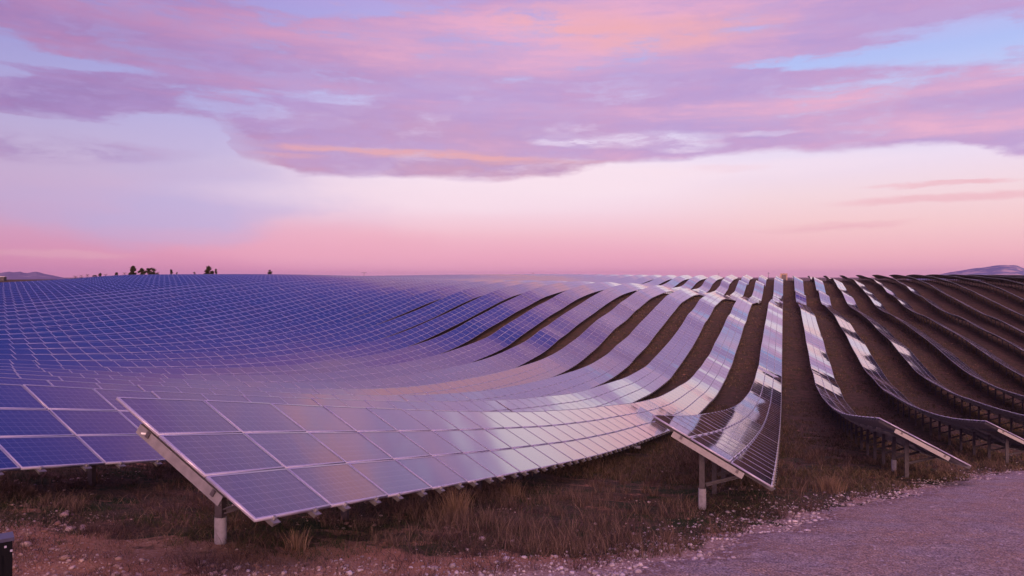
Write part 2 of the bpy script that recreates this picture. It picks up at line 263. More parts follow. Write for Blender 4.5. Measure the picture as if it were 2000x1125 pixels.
def mesh_obj(name, verts, faces, mats, parent=None, mi=None, uv=None, smooth=False):
    me = bpy.data.meshes.new(name)
    verts = np.asarray(verts, np.float32).reshape(-1, 3)
    if isinstance(faces, np.ndarray):
        nf, k = faces.shape
        me.vertices.add(len(verts)); me.vertices.foreach_set('co', verts.ravel())
        me.loops.add(nf*k); me.loops.foreach_set('vertex_index', faces.astype(np.int32).ravel())
        me.polygons.add(nf); me.polygons.foreach_set('loop_start', np.arange(0, nf*k, k, dtype=np.int32))
        me.polygons.foreach_set('loop_total', np.full(nf, k, np.int32))
    else:
        me.from_pydata([tuple(map(float, v)) for v in verts], [], faces)
    for m_ in (mats if isinstance(mats, (list, tuple)) else [mats]): me.materials.append(m_)
    if mi is not None: me.polygons.foreach_set('material_index', np.asarray(mi, np.int32))
    if uv is not None:
        l = me.uv_layers.new(name='UVMap'); l.data.foreach_set('uv', np.asarray(uv, np.float32).ravel())
    if smooth: me.polygons.foreach_set('use_smooth', np.ones(len(me.polygons), bool))
    me.update(); me.validate()
    o = bpy.data.objects.new(name, me); col.objects.link(o)
    if parent: o.parent = parent
    return o
def tag(o, label, cat, group=None, kind=None):
    o['label'] = label; o['category'] = cat
    if group: o['group'] = group
    if kind: o['kind'] = kind
    return o
def empty(name, loc=(0, 0, 0)):
    o = bpy.data.objects.new(name, None); col.objects.link(o); o.location = loc; o.empty_display_size = .2
    return o
def link(me_obj, name, parent, M):
    o = bpy.data.objects.new(name, me_obj); col.objects.link(o); o.parent = parent; o.matrix_local = M
    return o

# ------------------------------------------------------------------ materials
def material(name):
    m = bpy.data.materials.new(name); m.use_nodes = True; n = NT(m.node_tree)
    b = m.node_tree.nodes['Principled BSDF']
    return m, n, b
def simple(name, c, rough=.6, metal=0., var=.25, scale=8., bump=0.):
    m, n, b = material(name)
    tc = n.new('ShaderNodeTexCoord').outputs['Object']
    ns = n.noise(tc, scale, 6, .6)
    c2 = tuple(x*(1-var) for x in c[:3])+(1,); c1 = tuple(min(1, x*(1+var)) for x in c[:3])+(1,)
    n.put(b.inputs['Base Color'], n.mix(n.sm(ns, .3, .7), c2, c1))
    n.put(b.inputs['Roughness'], n.li(ns, .3, .7, rough*.85, min(1, rough*1.15))); b.inputs['Metallic'].default_value = metal
    if bump:
        bn = n.new('ShaderNodeBump'); n.put(bn.inputs['Height'], ns); bn.inputs['Strength'].default_value = bump; bn.inputs['Distance'].default_value = .02
        n.t.links.new(bn.outputs[0], b.inputs['Normal'])
    return m
def ground_mat():
    m, n, b = material('ground')
    p = n.new('ShaderNodeNewGeometry').outputs['Position']
    sp = n.new('ShaderNodeSeparateXYZ'); n.put(sp.inputs[0], p); X, Y = sp.outputs[0], sp.outputs[1]
    big = n.noise(p, .35, 5, .55); mid = n.noise(p, 1.5, 6, .6); fin = n.noise(p, 14., 5, .7); grit = n.noise(p, 60., 3, .6)
    lanes = n.noise(n.v('MULTIPLY', p, (.9, 3.2, 1)), 1.2, 6, .65)
    veg = n.mix(n.sm(mid, .38, .62), (.070, .062, .028, 1), (.150, .088, .052, 1))
    veg = n.mix(n.sm(lanes, .5, .7, 0., .6), veg, (.22, .135, .085, 1))
    veg = n.mix(n.sm(fin, .42, .6, 0., .75), veg, (.040, .030, .020, 1))
    dirt = n.mix(n.sm(fin, .35, .7), (.32, .17, .095, 1), (.50, .33, .22, 1))
    dirt = n.mix(n.sm(big, .4, .65, 0., .6), dirt, (.40, .19, .085, 1))
    v = n.new('ShaderNodeTexVoronoi'); n.put(v.inputs['Vector'], p); v.inputs['Scale'].default_value = 17.; 
    peb = n.sm(v.outputs['Distance'], .30, .16); rn = n.new('ShaderNodeSeparateColor'); n.put(rn.inputs[0], v.outputs['Color'])
    peb = n.m('MULTIPLY', peb, n.m('GREATER_THAN', rn.outputs[0], .74))
    dirt = n.mix(peb, dirt, n.mix(rn.outputs[1], (.45, .33, .28, 1), (.62, .55, .52, 1)))
    # bare dirt close to the road and the left corner, patches elsewhere
    ex = n.m('ADD', n.m('MULTIPLY', Y, .12), n.m('MULTIPLY', big, 2.0))
    D = n.m('ADD', n.m('MULTIPLY', X, -.3546), n.m('MULTIPLY', Y, .935))
    nearness = n.sm(D, 12.2, 9.8)
    dm = n.m('ADD', n.m('SUBTRACT', n.m('MULTIPLY', nearness, .57), .09), n.m('MULTIPLY', n.sm(Y, 30., 75.), -.10))
    dm = n.m('ADD', dm, n.m('MULTIPLY', n.m('SUBTRACT', big, .5), 1.4))
    dm = n.m('ADD', dm, n.m('MULTIPLY', n.m('SUBTRACT', mid, .5), 1.3))
    ed = n.new('ShaderNodeAttribute', attribute_name='road_distance').outputs['Fac']
    dm = n.m('ADD', dm, n.m('MULTIPLY', n.sm(ed, 1.5, .1), .34))
    dm = n.sm(dm, .14, .3)
    dirt = n.mix(n.m('MULTIPLY', n.sm(ed, 1.3, .0), .65), dirt, n.mix(n.sm(fin, .4, .62), (.26, .20, .18, 1), (.52, .43, .39, 1)))
    veg = n.mix(n.m('MULTIPLY', n.sm(n.noise(p, .8, 5, .65), .52, .6), n.sm(Y, 60., 20.)), veg, (.028, .045, .014, 1))
    c = n.mix(dm, veg, dirt)
    n.put(b.inputs['Base Color'], c); b.inputs['Roughness'].default_value = .95; b.inputs['Specular IOR Level'].default_value = .15
    bn = n.new('ShaderNodeBump'); n.put(bn.inputs['Height'], n.m('ADD', n.m('ADD', fin, n.m('MULTIPLY', grit, .4)), n.m('MULTIPLY', peb, .5)))
    bn.inputs['Strength'].default_value = .9; bn.inputs['Distance'].default_value = .05
    n.t.links.new(bn.outputs[0], b.inputs['Normal'])
    return m
def road_mat():
    m, n, b = material('gravel')
    p = n.new('ShaderNodeNewGeometry').outputs['Position']
    uvn = n.new('ShaderNodeUVMap').outputs[0]
    v = n.new('ShaderNodeTexVoronoi'); n.put(v.inputs['Vector'], p); v.inputs['Scale'].default_value = 10.
    v2 = n.new('ShaderNodeTexVoronoi'); n.put(v2.inputs['Vector'], p); v2.inputs['Scale'].default_value = 22.
    rc = n.new('ShaderNodeSeparateColor'); n.put(rc.inputs[0], v.outputs['Color'])
    rc2 = n.new('ShaderNodeSeparateColor'); n.put(rc2.inputs[0], v2.outputs['Color'])
    big = n.noise(p, .8, 5, .6); fin = n.noise(p, 30., 4, .7)
    mid = n.noise(p, 5., 6, .7); us = n.new('ShaderNodeSeparateXYZ'); n.put(us.inputs[0], uvn); t = us.outputs[0]
    soil = n.mix(n.sm(big, .4, .62), (.68, .57, .53, 1), (.68, .50, .39, 1))
    ruts = n.m('ADD', n.sm(n.m('ABSOLUTE', n.m('SUBTRACT', t, .36)), .11, .03), n.sm(n.m('ABSOLUTE', n.m('SUBTRACT', t, .68)), .11, .03))
    soil = n.mix(n.m('MULTIPLY', ruts, n.sm(mid, .35, .6, .2, .8)), soil, (.70, .48, .35, 1))
    soil = n.mix(n.sm(mid, .48, .66, 0., .75), soil, (.34, .27, .25, 1))
    soil = n.mix(n.sm(fin, .44, .58, 0., .8), soil, (.18, .14, .13, 1))
    soil = n.mix(n.m('MULTIPLY', n.sm(t, .16, .0), n.sm(mid, .36, .6)), soil, (.30, .19, .14, 1))
    st = n.mix(rc2.outputs[0], (.20, .17, .19, 1), (.95, .84, .84, 1))
    c = n.mix(n.m('MULTIPLY', n.sm(v2.outputs['Distance'], .45, .2), n.m('GREATER_THAN', rc2.outputs[1], .5)), soil, st)
    st2 = n.mix(rc.outputs[1], (.24, .21, .23, 1), (.98, .88, .88, 1))
    c = n.mix(n.m('MULTIPLY', n.sm(v.outputs['Distance'], .36, .2), n.m('GREATER_THAN', rc.outputs[0], .78)), c, st2)
    n.put(b.inputs['Base Color'], c); b.inputs['Roughness'].default_value = .95; b.inputs['Specular IOR Level'].default_value = .05
    bn = n.new('ShaderNodeBump'); n.put(bn.inputs['Height'], n.m('SUBTRACT', n.m('ADD', fin, n.m('MULTIPLY', big, .5)), n.m('ADD', v2.outputs['Distance'], v.outputs['Distance'])))
    bn.inputs['Strength'].default_value = 1.; bn.inputs['Distance'].default_value = .06
    n.t.links.new(bn.outputs[0], b.inputs['Normal'])
    return m
def glass_mat():
    m, n, b = material('silicon_glass')
    uv = n.new('ShaderNodeUVMap').outputs[0]
    s = n.new('ShaderNodeSeparateXYZ'); n.put(s.inputs[0], uv)
    def line(x, k, w):
        f = n.m('FRACT', n.m('MULTIPLY', x, k)); return n.m('GREATER_THAN', n.m('ABSOLUTE', n.m('SUBTRACT', f, .5)), .5-w)
    cell = n.m('MAXIMUM', line(s.outputs[0], 10., .017), line(s.outputs[1], 6., .020))
    bus = n.m('MULTIPLY', line(n.m('ADD', s.outputs[1], 1/36.), 18., .022), .55)
    oi = n.new('ShaderNodeObjectInfo').outputs['Random']; ge = n.new('ShaderNodeNewGeometry')
    r = n.m('FRACT', n.m('ADD', oi, ge.outputs['Random Per Island']))
    r2 = n.m('FRACT', n.m('MULTIPLY', r, 7.31))
    c = n.mix(n.sm(r, .55, .9), (.013, .013, .085, 1), (.026, .012, .065, 1))
    c = n.mix(n.sm(r2, .6, 1., 0., .8), c, (.008, .016, .085, 1))
    # crystal flakes inside each cell
    vo = n.new('ShaderNodeTexVoronoi'); n.put(vo.inputs['Vector'], n.v('MULTIPLY', uv, (90, 54, 1))); vo.inputs['Scale'].default_value = 1.
    sc = n.new('ShaderNodeSeparateColor'); n.put(sc.inputs[0], vo.outputs['Color'])
    c = n.mix(n.m('MULTIPLY', sc.outputs[0], .35), c, (.02, .028, .10, 1))
    c = n.mix(n.m('MINIMUM', n.m('ADD', cell, bus), 1.), c, (.19, .19, .27, 1))
    p = ge.outputs['Position']
    dust = n.noise(p, 1.3, 5, .6)
    n.put(b.inputs['Base Color'], c)
    b.inputs['IOR'].default_value = 1.6; b.inputs['Coat Weight'].default_value = 1.; b.inputs['Coat IOR'].default_value = 1.47; b.inputs['Coat Roughness'].default_value = .045
    n.put(b.inputs['Roughness'], n.li(dust, .3, .7, .05, .10))
    wv = n.noise(n.v('MULTIPLY', p, (.7, 6., 1.)), 1.5, 3, .5)
    bn = n.new('ShaderNodeBump'); n.put(bn.inputs['Height'], wv); bn.inputs['Strength'].default_value = .012; bn.inputs['Distance'].default_value = .02
    n.t.links.new(bn.outputs[0], b.inputs['Normal'])
    return m
M_GROUND = ground_mat(); M_ROAD = road_mat(); M_GLASS = glass_mat()
M_ALU = simple('aluminium', (.41, .39, .50), .42, .25, .06, 5.)
M_ALU.node_tree.nodes['Principled BSDF'].inputs['Coat Weight'].default_value = 1; M_ALU.node_tree.nodes['Principled BSDF'].inputs['Coat Roughness'].default_value = .12
M_BACK = simple('backsheet', (.09, .08, .10), .6, 0, .1, 3.)
M_GALV = simple('galvanised_steel', (.075, .065, .078), .5, .4, .22, 14., .2)
M_ZINC = simple('bright_zinc', (.20, .19, .20), .5, .3, .15, 9., .1)
M_SLEEVE = simple('concrete_foot', (.23, .22, .25), .85, 0, .18, 10., .4)
M_RUST = simple('red_primer', (.26, .045, .025), .7, .0, .3, 20., .2)

# ------------------------------------------------------------------ ground sheet
def axis(segs):
    a = [segs[0][0]]
    for lo, hi, st in segs:
        k = max(1, int(round((hi-lo)/st))); a += list(np.linspace(lo, hi, k+1)[1:])
    return np.array(a)
def geo(a, b, k): return list(np.geomspace(a, b, k))
xs = np.r_[-np.array(geo(440, 40000, 22))[::-1], axis([(-400, -234, 12), (-234, -64, 3.), (-64, -19, .9), (-19, 12, .16), (12, 40, .6), (40, 130, 3.), (130, 400, 15)]), geo(440, 40000, 22)]
ys = np.r_[-np.array(geo(60, 3000, 8))[::-1], axis([(-40, 3, 3), (3, 24, .16), (24, 44, .35), (44, 110, .8), (110, 350, 2.), (350, 460, 8)]), geo(500, 60000, 26)]
XX, YY = np.meshgrid(xs, ys); ZZ = G(XX, YY)
nx, ny = len(xs), len(ys)
idx = np.arange(nx*ny).reshape(ny, nx)
F = np.stack([idx[:-1, :-1], idx[:-1, 1:], idx[1:, 1:], idx[1:, :-1]], -1).reshape(-1, 4)
g = mesh_obj('ground', np.stack([XX, YY, ZZ], -1).reshape(-1, 3), F, M_GROUND, smooth=True)
at_ = g.data.attributes.new('road_distance', 'FLOAT', 'POINT'); at_.data.foreach_set('value', np.where((YY > 0) & (YY < 78), np.clip(edge_x(YY)-XX, 0, 9), 9).astype(np.float32).ravel())
tag(g, 'rolling brown ground of dirt and dry grass under the panel rows', 'ground', kind='structure')

# gravel road, draped on the ground
ry = np.r_[np.arange(3.0, 30, .14), np.arange(30, 78, .5)]
RW = 6.5
rt = np.linspace(0, 1, 56)
TY, TT = np.meshgrid(ry, rt, indexing='ij')
ex = edge_x(TY)+(fbm(TY*0+3, TY, .9, 5, 21)-.5)*1.5
TX = ex+TT*RW+.0
TX = TX+sst(TT, .98, 1)*(fbm(TY*0+9, TY, .8, 3, 23)-.5)
TZ = G(TX, TY)+.05*np.sin(np.clip(TT*12, 0, pi/2))+.004-.03*(TT < .01)-.03*(TT > .99)-.05*(np.exp(-((TT-.33)/.07)**2)+np.exp(-((TT-.66)/.07)**2))*0
ridx = np.arange(TX.size).reshape(TX.shape)
F = np.stack([ridx[:-1, :-1], ridx[:-1, 1:], ridx[1:, 1:], ridx[1:, :-1]], -1).reshape(-1, 4)
UVr = np.stack([TT, TY], -1).reshape(-1, 2)[F.ravel()]
o = mesh_obj('gravel_road', np.stack([TX, TY, TZ], -1).reshape(-1, 3), F, M_ROAD, uv=UVr, smooth=True)
tag(o, 'pale stony gravel road running along the ends of the panel rows', 'road', kind='structure')

# ------------------------------------------------------------------ solar rows
TILT = R(27.5); W = 3.02; SP = 6.03; L0 = -.24
PITCH = 1.67; ML = 1.65; MW = .99; VP_ = (W-3*MW)/2+MW
def module_geo(detail=True):
    """module lying in local x (along the row) and y (up the slope); top face at z = 0"""
    fw = .032; t = .042; g_ = -.004
    V = [(0,0,0),(ML,0,0),(ML,MW,0),(0,MW,0),(fw,fw,0),(ML-fw,fw,0),(ML-fw,MW-fw,0),(fw,MW-fw,0),
         (0,0,-t),(ML,0,-t),(ML,MW,-t),(0,MW,-t),
         (fw,fw,g_),(ML-fw,fw,g_),(ML-fw,MW-fw,g_),(fw,MW-fw,g_)]
    Fc = [(0,1,5,4),(1,2,6,5),(2,3,7,6),(3,0,4,7),(0,8,9,1),(1,9,10,2),(2,10,11,3),(3,11,8,0),(8,11,10,9),(12,13,14,15)]
    mi = [1]*8+[2, 0]
    uv = []
    for f in Fc:
        if f == (12,13,14,15): uv += [(0,0),(1,0),(1,1),(0,1)]
        else: uv += [(0,0)]*4
    return np.array(V, float), np.array(Fc), np.array(mi), np.array(uv, float)
MV, MF, MMI, MUV = module_geo()
mod_mesh = mesh_obj('solar_module', MV, MF, [M_GLASS, M_ALU, M_BACK], mi=MMI, uv=MUV).data
bpy.data.objects.remove(bpy.data.objects['solar_module'])

def prism(path_pts, M=None):
    return path_pts
class MB:
    def __init__(s): s.V = []; s.F = []; s.mi = []
    def add(s, V, F, mi=0):
        k = len(s.V); s.V += [tuple(v) for v in V]; s.F += [tuple(i+k for i in f) for f in F]; s.mi += [mi]*len(F)
    def extrude(s, prof, a, b, up=(0, 0, 1), mi=0):
        """closed 2-D profile swept from a to b"""
        a = Vector(a); b = Vector(b); d = (b-a).normalized(); u = Vector(up); u = (u-d*u.dot(d)).normalized(); r = d.cross(u)
        n_ = len(prof); V = [a+r*p[0]+u*p[1] for p in prof]+[b+r*p[0]+u*p[1] for p in prof]
        F_ = [(i, (i+1) % n_, (i+1) % n_+n_, i+n_) for i in range(n_)]
        F_ += [tuple(range(n_))[::-1], tuple(range(n_, 2*n_))]
        s.add(V, F_, mi)
    def box(s, x0, x1, y0, y1, z0, z1, mi=0):
        V = [(x0,y0,z0),(x1,y0,z0),(x1,y1,z0),(x0,y1,z0),(x0,y0,z1),(x1,y0,z1),(x1,y1,z1),(x0,y1,z1)]
        s.add(V, [(0,3,2,1),(4,5,6,7),(0,1,5,4),(1,2,6,5),(2,3,7,6),(3,0,4,7)], mi)
    def obj(s, name, mats, parent=None, smooth=False): return mesh_obj(name, s.V, s.F, mats, parent, s.mi, smooth=smooth)
    def mesh(s, name, mats):
        o = s.obj(name, mats); me = o.data; bpy.data.objects.remove(o); return me
def cprof(w, h, t=.006, lip=.02):  # C channel open to +x
    return [(-w/2,-h/2),(w/2,-h/2),(w/2,-h/2+lip),(w/2-t,-h/2+lip),(w/2-t,-h/2+t),(-w/2+t,-h/2+t),(-w/2+t,h/2-t),(w/2-t,h/2-t),(w/2-t,h/2-lip),(w/2,h/2-lip),(w/2,h/2),(-w/2,h/2)]
ct, st_ = cos(TILT), sin(TILT)
# support, local frame: origin on the low edge (top face), x to the right, y along the row, z up
def slope_pt(s, d, y=0.): return (-s*ct-d*st_, y, s*st_-d*ct)     # s metres up the slope, d metres below the face
PX = -(W*ct-1.07)
sP = -PX/ct
def support_meshes():
    a = MB(); ptop = sP*st_-.20
    a.extrude(cprof(.13, .10, .009, .024), (PX, 0, -CLEAR-.25), (PX, 0, ptop), up=(0, 1, 0))
    post = a.mesh('post', [M_GALV])
    a = MB(); k = 20
    pr = [(.074*cos(2*pi*i/k)+(0 if abs(cos(2*pi*i/k)) < .5 else .02*np.sign(cos(2*pi*i/k))), .072*sin(2*pi*i/k)) for i in range(k)]
    a.extrude(pr, (PX, 0, -CLEAR-.25), (PX, 0, -CLEAR+.42), up=(0, 1, 0))
    sleeve = a.mesh('post_sleeve', [M_SLEEVE])
    a = MB(); a.box(PX-.054, PX-.016, -.043, -.037, -CLEAR+.43, ptop-.06)
    strip = a.mesh('paint_strip', [M_RUST])
    a = MB(); a.extrude(cprof(.06, .14, .006, .02), slope_pt(.62, .150), slope_pt(2.42, .150), up=(st_, 0, ct))
    raf = a.mesh('rafter', [M_ZINC])
    a = MB(); a.extrude(cprof(.06, .08, .006, .02), (PX+.08, .0, -CLEAR+.52), slope_pt(.66, .235), up=(0, 0, 1))
    br = a.mesh('brace', [M_GALV])
    a = MB()
    a.extrude(cprof(.13, .10, .009, .024), (PX, 0, -CLEAR-.25), (PX, 0, ptop), up=(0, 1, 0))
    a.extrude([(-.035,-.09),(.035,-.09),(.035,.09),(-.035,.09)], slope_pt(.62, .185), slope_pt(2.42, .185), up=(st_, 0, ct))
    a.extrude([(-.03,-.04),(.03,-.04),(.03,.04),(-.03,.04)], (PX+.08, 0, -CLEAR+.52), slope_pt(.66, .285), up=(0, 0, 1))
    whole = a.mesh('support_frame', [M_GALV])
    return post, sleeve, strip, raf, br, whole
S_POST, S_SLEEVE, S_STRIP, S_RAFTER, S_BRACE, S_WHOLE = support_meshes()
# V-shaped rail that carries a module, sticking out under the low edge (module frame: x along row, y up slope)
a = MB()
V_ = [(-.075,-.09,-.043),(.075,-.09,-.043),(0,-.05,-.135),(-.075,2.95,-.043),(.075,2.95,-.043),(0,2.95,-.135)]
a.add(V_, [(0,2,1),(3,4,5),(0,1,4,3),(1,2,5,4),(2,0,3,5)])
a.box(-.02, .02, -.035, .01, -.043, .004)
S_RAIL = a.mesh('rail', [M_ZINC])
RAILV = np.array(V_); RAILF = np.array([(0,1,4,3),(1,2,5,4),(2,0,3,5)])

START = {-1: 7.36, 0: 16.95, 1: 27.5, 2: 40.2, 3: 50.5, 4: 61}
GAPS = [37.0, 124.0, 211.0, 298.0]
ORD = ['', 'first', 'second', 'third', 'fourth', 'fifth', 'sixth', 'seventh', 'eighth', 'ninth', 'tenth', 'eleventh', 'twelfth', 'thirteenth', 'fourteenth', 'fifteenth', 'sixteenth', 'seventeenth', 'eighteenth', 'nineteenth', 'twentieth']
TENS = {20: 'twenty', 30: 'thirty'}
def ordinal(k):
    if k <= 20: return ORD[k]
    return (TENS[k//10*10]+'-'+ORD[k % 10]) if k % 10 else {30: 'thirtieth'}[k]
def row_label(i):
    if i == 0: return 'panel row ending in middle foreground, dark glassy near end, straight run to the horizon'
    if i == -1: return 'nearest panel row, tilted purple end on white-footed post, sweeping right beside the dirt'
    if i == -2: return 'panel row filling the left edge, directly behind the nearest purple row'
    if i < -2: return '%s panel row behind the nearest purple row, going left up the blue hillside' % ordinal(-1-i)
    return '%s panel row right of the middle foreground row, its shaded posts showing' % ordinal(i)
def col_frame(i):
    L = L0+SP*i
    if i in START: z0 = START[i]
    elif i > 4: z0 = 61+(i-4)*10.5
    else: z0 = max(-3., .667*abs(L)-16)
    # nodes of the low edge, one straight run every few modules
    y = z0; nodes = [z0]
    r = random.Random(100+i)
    yy = np.arange(z0-2, 330, .5); hh = H(np.full(len(yy), L), yy)
    cols = []
    seg_left = 0; k = 0
    pj = tj = 0.
    while True:
        gap = any(abs(y-g_) < PITCH*.5 for g_ in GAPS)
        if gap and not (cols and cols[-1][5]): y += .2; gapflag = True
        else: gapflag = False
        if y > 321: break
        h0 = np.interp(y, yy, hh); slope = (np.interp(y+1.6, yy, hh)-h0)/1.6
        ln = math.hypot(1, slope); y1 = y+PITCH/ln
        h1 = np.interp(y1, yy, hh)
        if seg_left <= 0: seg_left = r.choice([4, 5, 6, 8]); pj = r.gauss(0, .0012); tj = r.gauss(0, .0022)
        seg_left -= 1
        t = Vector((0, y1-y, h1-h0)).normalized()
        t = (t+Vector((0, 0, pj*.6+r.gauss(0, .0008)))).normalized()
        tl = TILT+tj+r.gauss(0, .0008)
        s = Vector((-cos(tl), 0, sin(tl))); s = (s-t*s.dot(t)).normalized()
        nrm = s.cross(t)*-1
        if nrm.z < 0: nrm = -nrm
        cols.append((Vector((L, y, h0)), t, s, nrm, y, gapflag, slope))
        y = y1
    return L, cols
def build_row(i):
    L, cols = col_frame(i)
    o0 = cols[0][0]
    base = Vector((L-1.3, o0.y, o0.z-CLEAR))
    root = empty('solar_panel_row', base)
    tag(root, row_label(i), 'solar panel row', 'rows of solar panels over the hills')
    cam_dist = lambda p: p.length
    order = 0; VV = []; FF = []; k = 0
    n_ind = 0
    for ci, (o_, t, s, nr, y, gf, sl) in enumerate(cols):
        # local x along row = -t so that x × y = outward normal
        for j in range(3):
            p = o_+s*(j*VP_)
            M = Matrix(((t.x, s.x, nr.x, p.x-base.x), (t.y, s.y, nr.y, p.y-base.y), (t.z, s.z, nr.z, p.z-base.z), (0, 0, 0, 1)))
            if n_ind < 99:
                link(mod_mesh, 'solar_module', root, M); n_ind += 1
            else:
                A = np.array(M)
                VV.append(MV@A[:3, :3].T+A[:3, 3]); FF.append(MF+k); k += len(MV)
    nm = len(VV)
    so = mesh_obj('solar_modules', np.concatenate(VV), np.concatenate(FF), [M_GLASS, M_ALU, M_BACK], root, np.tile(MMI, nm), np.tile(MUV, (nm, 1)))
    so['kind'] = 'stuff'
    if i < -10: return
    # purlins: two C rails along the row under the modules
    for sp_ in (.78, 2.2):
        P = []; Q = []
        for (o_, t, s, nr, y, gf, sl) in cols[::2]+[cols[-1]]:
            c0 = o_+s*sp_-nr*.125-base
            P += [c0+s*.03+nr*.04, c0-s*.03+nr*.04, c0-s*.03-nr*.04, c0+s*.03-nr*.04]
        m_ = len(P)//4
        for q in range(m_-1):
            for e in range(4): Q.append((q*4+e, q*4+(e+1) % 4, q*4+4+(e+1) % 4, q*4+4+e))
        Q += [(0, 3, 2, 1), (m_*4-4, m_*4-3, m_*4-2, m_*4-1)]
        mesh_obj('purlin', [tuple(v) for v in P], Q, M_GALV, root)
    # rails
    if -4 <= i <= 4:
        nr_ = 0; VV = []; FF = []; k = 0
        for (o_, t, s, nr, y, gf, sl) in cols:
            for fx in (.36, 1.27):
                p = o_+t*fx-base
                M = Matrix(((t.x, s.x, nr.x, p.x), (t.y, s.y, nr.y, p.y), (t.z, s.z, nr.z, p.z), (0, 0, 0, 1)))
                if nr_ < 98: link(S_RAIL, 'rail', root, M); nr_ += 1
                else:
                    A = np.array(M); VV.append(RAILV@A[:3, :3].T+A[:3, 3]); FF.append(RAILF+k); k += 6
        ro = mesh_obj('rails', np.concatenate(VV), np.concatenate(FF), M_ZINC, root); ro['kind'] = 'stuff'
    # supports
    z0 = cols[0][4]; off = {-1: 1.12, 0: .9, 1: 2.0}.get(i, 1.2)
    yy = np.arange(z0+off, 321, 3.25)
    gy = np.array([c[4] for c in cols]); gz = np.array([c[0].z for c in cols])
    for q, y in enumerate(yy):
        z = float(np.interp(y, gy, gz))
        M = Matrix.Translation(Vector((L, y, z))-base)
        if q < 24 and -3 <= i <= 4:
            po = link(S_POST, 'post', root, M)
            if (q in (0,) and i in (-1, 0)) or (q == 1 and i == 1):
                c_ = link(S_SLEEVE, 'post_sleeve', po, Matrix.Identity(4))
            if q == 0 and i in (-1, 0): link(S_STRIP, 'paint_strip', po, Matrix.Identity(4))
            yr = y if q else z0+.05
            kc = min(len(cols)-1, max(0, int(np.searchsorted(gy, yr))-1)); o_, t, s, nr = cols[kc][:4]
            B0 = Matrix(((-ct, 0, st_), (0, 1, 0), (st_, 0, ct))); B1 = Matrix(((s.x, t.x, nr.x), (s.y, t.y, nr.y), (s.z, t.z, nr.z)))
            link(S_RAFTER, 'rafter', root, Matrix.Translation(Vector((L, yr, float(np.interp(yr, gy, gz))))-base) @ (B1 @ B0.transposed()).to_4x4())
            link(S_BRACE, 'brace', root, M)
        else:
            link(S_WHOLE, 'support_frame', root, M)
    if i == -1:
        c0 = slope_pt(2.28, .15); a = MB(); a.box(c0[0]-.045, c0[0]+.045, -.040, -.036, c0[2]-.012, c0[2]+.012)
        a.obj('sticker', [simple('sticker_paper', (.75, .73, .68), .6)], [c_ for c_ in root.children if c_.name.startswith('rafter')][0])
for i in range(-34, 14): build_row(i)
# ------------------------------------------------------------------ stones
PHI = (1+5**.5)/2
ICO = np.array([(-1,PHI,0),(1,PHI,0),(-1,-PHI,0),(1,-PHI,0),(0,-1,PHI),(0,1,PHI),(0,-1,-PHI),(0,1,-PHI),(PHI,0,-1),(PHI,0,1),(-PHI,0,-1),(-PHI,0,1)])/1.9
ICF = np.array([(0,11,5),(0,5,1),(0,1,7),(0,7,10),(0,10,11),(1,5,9),(5,11,4),(11,10,2),(10,7,6),(7,1,8),(3,9,4),(3,4,2),(3,2,6),(3,6,8),(3,8,9),(4,9,5),(2,4,11),(6,2,10),(8,6,7),(9,8,1)])
def stones(name, x, y, size, mat, label, cat, sink=.25):
    N = len(x); z = G(x, y)
    V = ICO[None]*(1+rng.normal(0, .16, (N, 12, 1)))*size[:, None, None]
    V = V*np.stack([rng.uniform(.7, 1.35, N), rng.uniform(.7, 1.2, N), rng.uniform(.4, .8, N)], -1)[:, None, :]
    a = rng.uniform(0, 2*pi, N); ca, sa = np.cos(a)[:, None], np.sin(a)[:, None]
    X = V[..., 0]*ca-V[..., 1]*sa+x[:, None]; Y = V[..., 0]*sa+V[..., 1]*ca+y[:, None]; Z = V[..., 2]+(z+size*.6*(1-2*sink))[:, None]
    Fc = (ICF[None]+np.arange(N)[:, None, None]*12).reshape(-1, 3)
    o = mesh_obj(name, np.stack([X, Y, Z], -1).reshape(-1, 3), Fc, mat)
    return tag(o, label, cat, kind='stuff')
def stone_mat(name, a, b_):
    m, n, b = material(name)
    r = n.new('ShaderNodeNewGeometry'); p = r.outputs['Position']
    c = n.mix(r.outputs['Random Per Island'], a, b_)
    c = n.mix(n.sm(n.noise(p, 40., 4, .6), .4, .7, 0., .4), c, (.16, .10, .08, 1))
    n.put(b.inputs['Base Color'], c); b.inputs['Roughness'].default_value = .9
    return m
M_ST1 = stone_mat('pale_stone', (.30, .24, .23, 1), (.68, .60, .58, 1)); M_ST2 = stone_mat('earthy_stone', (.24, .12, .07, 1), (.60, .47, .40, 1))
def samp(n, y0, y1, x0, x1, p=1.0):
    """positions on the near ground, thinning with distance"""
    y = y0*(y1/y0)**rng.uniform(0, 1, n)**p; t = rng.uniform(0, 1, n)
    return x0(y)+t*(x1(y)-x0(y)), y
lx = lambda y: -1.55*y-1.5
n_ = 15000
x, y = samp(n_, 6.5, 45, lambda y: edge_x(y)-1.1, lambda y: edge_x(y)+1.0)
k = np.abs(rng.normal(0, 1., n_)); x = edge_x(y)+.15+np.where(rng.uniform(0, 1, n_) < .45, -k, k*1.3)
stones('road_edge_stones', x, y, rng.gamma(1.25, .0085, n_).clip(.006, .055)*(1+y*.008), M_ST1, 'loose pale stones heaped along the edge of the gravel road', 'stones')
x, y = samp(16000, 7, 50, lambda y: edge_x(y)+.0, lambda y: edge_x(y)+6.3)
stones('road_gravel', x, y, rng.gamma(1.5, .010, 16000).clip(.008, .055)*(1+y*.012), M_ST1, 'small grey stones scattered over the gravel road', 'stones', .3)
x, y = samp(26000, 4.5, 30, lx, lambda y: edge_x(y)-.2)
